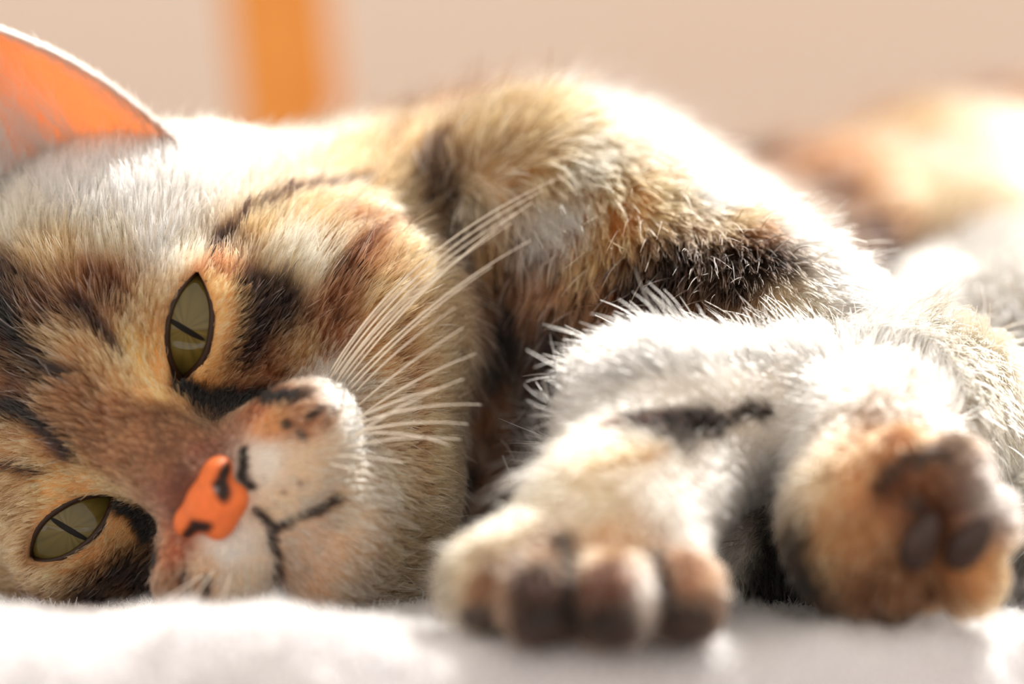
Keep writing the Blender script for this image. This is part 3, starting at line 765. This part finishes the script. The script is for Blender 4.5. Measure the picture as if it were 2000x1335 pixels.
# ------------------------------------------------------------------ eyes
m_iris = bpy.data.materials.new('iris'); m_iris.use_nodes = True
nt = m_iris.node_tree; b = nt.nodes['Principled BSDF']
at = nt.nodes.new('ShaderNodeAttribute'); at.attribute_name = 'iris'
nt.links.new(at.outputs['Color'], b.inputs['Base Color'])
b.inputs['Roughness'].default_value = 0.06; b.inputs['Specular IOR Level'].default_value = 0.5
m_pupil = principled('pupil', (12, 10, 6), 0.3, Specular_IOR_Level=0.15)
m_rim = principled('eye_rim', (46, 28, 18), 0.45, Specular_IOR_Level=0.3)
for e in EYES:
    cen = np.array([e['c'][0], e['c'][1], EYE_F])
    nu, nv = 48, 32
    V = []; F = []
    for j in range(nv + 1):
        th = math.pi * j / nv
        for i in range(nu):
            ph = 2 * math.pi * i / nu
            V.append(cen + EYE_R * np.array([math.sin(th) * math.cos(ph), math.sin(th) * math.sin(ph), math.cos(th)]))
    for j in range(nv):
        for i in range(nu):
            i2 = (i + 1) % nu
            F.append((j * nu + i, (j + 1) * nu + i, (j + 1) * nu + i2, j * nu + i2))
    V = np.array(V)
    r2 = np.hypot(V[:, 0] - cen[0], V[:, 1] - cen[1]) / EYE_R
    ang = np.arctan2(V[:, 1] - cen[1], V[:, 0] - cen[0])
    streak = 0.85 + 0.28 * np.sin(ang * 23) * np.sin(ang * 9 + 1)
    base = lin((96, 84, 36))[None] * (1 - np.clip(r2 * 1.1, 0, 1) ** 3)[:, None] + lin((60, 56, 24))[None] * (np.clip(r2 * 1.1, 0, 1) ** 3)[:, None]
    dark = np.clip((r2 - 0.80) / 0.10, 0, 1)[:, None]
    colr = base * streak[:, None] * (1 - dark) + lin((40, 30, 18))[None] * dark
    o = mesh_obj('eye', H0 + V @ HM, F, m_iris, cat)
    a = o.data.attributes.new('iris', 'FLOAT_COLOR', 'POINT')
    a.data.foreach_set('color', np.concatenate([colr, np.ones((len(colr), 1))], 1).astype(np.float32).ravel())
    tag(o, 'olive green eye with slit pupil')
    # slit pupil: a narrow lens lying on the eyeball, long axis along the cat's own vertical
    pv = []; pf = []
    n = 17
    for i in range(n):
        y = -0.42 + 0.84 * i / (n - 1)
        wd = 0.055 * math.sqrt(max(0, 1 - (y / 0.42) ** 2)) + 0.001
        for x in (-wd, 0, wd):
            R2 = EYE_R + 0.012
            pv.append(cen + np.array([x, y, math.sqrt(R2 * R2 - x * x - y * y)]))
    for i in range(n - 1):
        for j in range(2):
            pf.append((i * 3 + j, i * 3 + j + 1, (i + 1) * 3 + j + 1, (i + 1) * 3 + j))
    mesh_obj('pupil', H0 + np.array(pv) @ HM, pf, m_pupil, o)
    # dark lid margin along the opening
    m_ = 40; rp = []
    for i in range(m_):
        t = 2 * math.pi * i / m_
        aa = e['A'] * 1.0 * math.cos(t); sg = 1 if math.sin(t) > 0 else -1; bb = float(eye_w(np.float64(aa), np.float64(sg), e)) * sg
        lu = e['c'] + aa * e['ax'] + bb * e['ay']
        rr = EYE_R + 0.02; dd = (lu - e['c']); f = EYE_F + math.sqrt(max(0.05, rr * rr - dd @ dd))
        rp.append(np.array([lu[0], lu[1], f]))
    rp = np.array(rp)
    V2 = []; F2 = []; sd = 8
    for i in range(m_):
        tg = unit(rp[(i + 1) % m_] - rp[i - 1]); nr = unit(rp[i] - cen); bi = np.cross(tg, nr)
        for s in range(sd):
            a = 2 * math.pi * s / sd
            V2.append(rp[i] + (0.055 + 0.07 * max(0, -(rp[i][0] - cen[0]) * e['s'] / e['A'])) * (math.cos(a) * nr + math.sin(a) * bi))
    for i in range(m_):
        for s in range(sd):
            F2.append((i * sd + s, i * sd + (s + 1) % sd, ((i + 1) % m_) * sd + (s + 1) % sd, ((i + 1) % m_) * sd + s))
    mesh_obj('eyelid_rim', H0 + np.array(V2) @ HM, F2, m_rim, cat)

# ------------------------------------------------------------------ nose
NOSTRILS = [[np.array([0.34 * k, -2.40, 2.62]), np.array([0.52 * k, -2.20, 2.45]), np.array([0.85 * k, -2.15, 2.05])] for k in (1, -1)]
def nostril_d(q):
    d = np.full(len(q), 9.0)
    for a, b, c in NOSTRILS:
        d = np.minimum(d, np.minimum(d_cone(q, a, b, 0.11, 0.18), d_cone(q, b, c, 0.16, 0.09)))
    return d
def nose_sdf(P):
    q = hl(P)
    d = d_ell(q, np.array([0, -2.22, 1.95]), np.array([0.55, 0.52, 0.66]))
    for k in (1, -1):
        d = smin(d, d_ell(q, np.array([0.46 * k, -1.98, 1.85]), np.array([0.36, 0.28, 0.44])), 0.15)
        d = smin(d, d_ell(q, np.array([0.24 * k, -2.50, 2.0]), np.array([0.30, 0.24, 0.42])), 0.12)
    d = smax(d, -nostril_d(q), 0.06)
    d = smax(d, -d_cone(q, np.array([0, -2.5, 2.52]), np.array([0, -3.0, 2.45]), 0.05, 0.06), 0.08)
    return d
lo = hp(0, -2.2, 1.9) - 1.4; hi = hp(0, -2.2, 1.9) + 1.4
Vn, Fn = surface_nets(nose_sdf, lo, hi, 0.05, 3)
m_nose = principled('nose_leather', (226, 120, 66), 0.6, Subsurface_Weight=0.1, Specular_IOR_Level=0.3)
nt = m_nose.node_tree; at = nt.nodes.new('ShaderNodeAttribute'); at.attribute_name = 'leather'
nt.links.new(at.outputs['Color'], nt.nodes['Principled BSDF'].inputs['Base Color'])
nose = tag(mesh_obj('nose', Vn, Fn, m_nose, cat), 'orange pink nose leather with dark nostrils')
qn = hl(Vn)
fn_ = np.clip(1.3 - nostril_d(qn) / 0.07, 0, 1)[:, None]
grain = (0.85 + 0.3 * noise3(Vn, 0.06, 3))[:, None]
cn = lin((226, 112, 56))[None] * grain * (1 - fn_) + lin((36, 18, 12))[None] * fn_
a = nose.data.attributes.new('leather', 'FLOAT_COLOR', 'POINT')
a.data.foreach_set('color', np.concatenate([cn, np.ones((len(cn), 1))], 1).astype(np.float32).ravel())

# ------------------------------------------------------------------ ears
m_ear = bpy.data.materials.new('ear_skin'); m_ear.use_nodes = True
nt = m_ear.node_tree; b = nt.nodes['Principled BSDF']; out = [n for n in nt.nodes if n.type == 'OUTPUT_MATERIAL'][0]
b.inputs['Base Color'].default_value = (*lin((240, 190, 158)), 1); b.inputs['Roughness'].default_value = 0.6
tr = nt.nodes.new('ShaderNodeBsdfTranslucent'); tr.inputs['Color'].default_value = (*lin((255, 190, 130)), 1)
mx = nt.nodes.new('ShaderNodeMixShader'); mx.inputs['Fac'].default_value = 0.60
nt.links.new(b.outputs[0], mx.inputs[1]); nt.links.new(tr.outputs[0], mx.inputs[2]); nt.links.new(mx.outputs[0], out.inputs['Surface'])

def ear_point(side, s, t, off=0.0):
    """s -1 (inner edge) .. 1 (outer edge), t 0 (root) .. 1 (tip)"""
    b_out = np.array([4.7, 1.75, -2.7]); b_in = np.array([1.5, 4.0, -2.4]); tip = np.array([4.55, 7.6, -2.8])
    e_out = b_out * (1 - t) + tip * t + np.array([0.55, -0.05, 0.0]) * math.sin(math.pi * t) * 0.8
    e_in = b_in * (1 - t) + tip * t + np.array([-0.35, 0.25, 0.25]) * math.sin(math.pi * t) * 0.8
    u = (s + 1) / 2
    p = e_in * (1 - u) + e_out * u
    w = np.linalg.norm(e_out - e_in)
    p = p + np.array([0.12, 0.15, -1.0]) * (0.30 * w * (1 - s * s) * (1 - 0.25 * t)) + np.array([0.0, 0.0, -1]) * off
    p[0] *= side
    return p
EAR = {}
for side in (1, -1):
    ns, ntt = 28, 24
    V = []; F = []
    for lay in (0, 1):
        for j in range(ntt):
            for i in range(ns):
                s = -1 + 2 * i / (ns - 1); t = j / (ntt - 1) * 0.985 - 0.05
                V.append(hp(*ear_point(side, s, t, 0.13 * lay * (1 - 0.6 * abs(s) ** 6))))
    M = ns * ntt
    for lay in (0, 1):
        for j in range(ntt - 1):
            for i in range(ns - 1):
                q = (lay * M + j * ns + i, lay * M + j * ns + i + 1, lay * M + (j + 1) * ns + i + 1, lay * M + (j + 1) * ns + i)
                F.append(q if (lay == 0) == (side > 0) else q[::-1])
    edge = [j * ns for j in range(ntt)] + [(ntt - 1) * ns + i for i in range(1, ns)] + [j * ns + ns - 1 for j in range(ntt - 2, -1, -1)]
    for a, c in zip(edge[:-1], edge[1:]):
        F.append((a, c, M + c, M + a) if side < 0 else (a, M + a, M + c, c))
    ear = mesh_obj('ear', np.array(V), F, m_ear, cat)
    tag(ear, 'ear glowing orange in the sun with white hairs inside' if side > 0 else 'ear turned away from the sun')
    # hair of the ear: rim, back and the long white tufts inside
    r = np.random.default_rng(60 + side)
    P = []; Dv = []; Ln = []; Cl = []; Lf = []
    def add(s, t, off, ds, dt, ln, col, out):
        p = hp(*ear_point(side, s, t, off)); p2 = hp(*ear_point(side, s + ds, t + dt, off))
        P.append(p); Dv.append(unit(unit(p2 - p) + out * FF)); Ln.append(ln); Cl.append(lin(col))
    for _ in range(2600):                                                         # rim
        t = r.uniform(-0.03, 0.97); s = r.choice([-1, 1]) * r.uniform(0.93, 1.0)
        add(s, t, 0.05, 0.10 * np.sign(s) * r.uniform(-.3, 1), 0.03, r.uniform(.15, .35), W, r.normal(0.0, .3))
    for _ in range(5000):                                                        # back
        t = r.uniform(0, 0.97); s = r.uniform(-1, 1)
        add(s, t, 0.14, 0.02, 0.05, r.uniform(.2, .4), T, r.normal(-0.45, .15))
    for _ in range(2500):                                                        # pale hair lining the outer edge
        t = r.uniform(0.0, 0.97); s = 1 - abs(r.normal(0, 0.16))
        add(s, t, -0.02, 0.06, 0.05, r.uniform(.15, .4), W, r.uniform(0, .5))
    for _ in range(450):                                                         # tufts
        t = abs(r.normal(0.10, 0.16)); s = r.uniform(-0.95, 0.1)
        g = math.floor(s * 6) / 6
        add(s, t, -0.05, 0.12 + 0.25 * math.sin(g * 9), 0.22, r.uniform(1.0, 2.4), W, 0.45 + 0.25 * math.sin(g * 14))
    for _ in range(700):
        t = r.uniform(0.0, 0.75); s = r.uniform(-1.0, -0.75)
        add(s, t, -0.03, r.uniform(.15, .5), 0.14, r.uniform(.8, 1.8), W, r.uniform(.05, .5))
    P = np.array(P); Dv = np.array(Dv); Ln = np.array(Ln); Cl = np.array(Cl); n = len(P)
    tt = np.linspace(0, 1, 5)[None, :, None]
    bend = unit(Dv + r.normal(0, .25, (n, 3)))
    pts = P[:, None] + Ln[:, None, None] * (Dv[:, None] * (tt - .4 * tt * tt) + bend[:, None] * .4 * tt * tt)
    rad = np.repeat(np.full((n, 1), .0065), 5, 1) * np.array([1, 1, .9, .7, .2])
    make_curves('ear_fur', pts, rad, np.repeat(Cl[:, None], 5, 1), m_fur, ear)

# ------------------------------------------------------------------ whiskers
m_whisker = principled('whisker', (248, 238, 222), 0.35, Transmission_Weight=0.0)
def whisker(px0, px1, bend, r0=0.020, Y0=None, Y1=-2.0):
    a = cast(*px0)
    b = pp(px1[0], px1[1], Y1)
    m = (a + b) / 2 + np.array([bend[0], bend[2] if len(bend) > 2 else -0.3, bend[1]])
    t = np.linspace(0, 1, 22)[:, None]
    P = a * (1 - t) ** 2 + 2 * t * (1 - t) * m + b * t ** 2
    rad = r0 * (1 - 0.7 * np.linspace(0, 1, 22))
    V, F = tube(P, rad, 6)
    mesh_obj('whisker', V, F, m_whisker, cat)
for p0, p1, bd in [
    ((640,735),(1085,350),(-.7,.55)),((645,745),(1060,372),(-.5,.5)),((655,742),(1010,415),(-.35,.4)),((660,750),(1000,435),(-.3,.3)),
    ((668,752),(1040,395),(-.2,.35)),((672,760),(1035,470),(-.15,.35)),((680,765),(960,520),(-.1,.2)),((650,755),(900,500),(-.25,.2)),
    ((690,770),(890,600),(-.1,.1)),((640,750),(840,520),(-.3,.2)),
    ((690,800),(905,640),(0,.15)),((700,815),(930,690),(0,.2)),((690,830),(940,790),(0,.25)),((690,845),(915,828),(0,.2)),
    ((690,850),(880,870),(0,.25)),((680,860),(905,740),(0,.2)),((670,875),(900,858),(0,.2)),((690,820),(870,755),(0,.12)),((650,890),(790,905),(0,.1)),((640,905),(740,935),(0,.08)),
    ((420,1110),(330,1240),(0,0)),((400,1120),(250,1215),(0,0)),((450,1120),(420,1235),(0,0))]:
    whisker(p0, p1, bd, Y1=(-1.5 if p1[0] > 500 else -4.5))
for p0, p1 in [((300,480),(330,240)),((320,470),(420,250)),((285,500),(150,300)),((330,480),(540,260))]:      # brow hairs
    whisker(p0, p1, (0, .3), r0=0.010, Y1=-3.0)

# ------------------------------------------------------------------ paw pads
m_pad = noise_color(principled('paw_pad', (46, 30, 27), 0.55), (36, 23, 20), (62, 42, 36), 200, 0.4, 900, 0.0004)
def pad(name, c, r, M=None, rot=None):
    nu, nv = 20, 12; V = []; F = []
    for j in range(nv + 1):
        th = math.pi * j / nv
        for i in range(nu):
            ph = 2 * math.pi * i / nu
            p = np.array([math.sin(th) * math.cos(ph) * r[0], math.sin(th) * math.sin(ph) * r[1], math.cos(th) * r[2]])
            p[0] *= 1 - 0.25 * p[2] / r[2]                       # bean: narrower towards its tip
            p[1] += 0.12 * r[1] * (p[2] / r[2]) ** 2
            V.append(p)
    for j in range(nv):
        for i in range(nu):
            F.append((j * nu + i, (j + 1) * nu + i, (j + 1) * nu + (i + 1) % nu, j * nu + (i + 1) % nu))
    V = np.array(V)
    if rot is not None: V = V @ np.array(Matrix.Rotation(math.radians(rot), 3, 'Y')).T
    return mesh_obj(name, V + c, F, m_pad, cat)
for (x, y, Y, r) in TOES1:
    pad('toe_pad', pp(x + 5, y + 45, Y - 0.42), (0.46, 0.40, 0.36))
for (x, y, rot) in ((1800, 1055, 25), (1895, 1058, 38)):
    pad('toe_pad', pp(x, y, -4.75), (0.30, 0.32, 0.56), rot=rot)
pad('toe_pad', pp(1790, 905, -4.55), (0.22, 0.25, 0.45), rot=50)
pad('toe_pad', pp(1870, 935, -4.6), (0.24, 0.25, 0.42), rot=40)
pad('main_pad', pp(1770, 985, -4.25), (0.5, 0.35, 0.55), rot=30)

# ------------------------------------------------------------------ pile of the fleece
def build_pile():
    r = np.random.default_rng(5)
    n = 60000
    x = r.uniform(-12, 14, n); f = mat_front(x)
    y = f + 0.05 + r.beta(1, 1.6, n) * 11
    z = mat_top(x, y)
    P = np.stack([x, y, z], 1)
    e = 0.05
    N = unit(np.stack([-(mat_top(x + e, y) - mat_top(x - e, y)) / (2 * e), -(mat_top(x, y + e) - mat_top(x, y - e)) / (2 * e), np.ones(n)], 1))
    d0 = unit(N + r.normal(0, .5, (n, 3))); d1 = unit(N * .4 + r.normal(0, .8, (n, 3)))
    L = r.uniform(.10, .30, n) * (0.6 + 1.2 * noise3(P, 0.5, 9) ** 2)
    t = np.linspace(0, 1, 4)[None, :, None]
    pts = P[:, None] + L[:, None, None] * (d0[:, None] * (t - .5 * t * t) + d1[:, None] * .5 * t * t)
    rad = np.full((n, 4), .012) * np.array([1, 1, .9, .5])
    col = np.repeat(np.repeat(lin((244, 242, 242))[None, None], n, 0), 4, 1) * r.uniform(.9, 1.05, n)[:, None, None]
    make_curves('pile', pts, rad, np.clip(col, 0, .95), m_fur, mat_root)
build_pile()
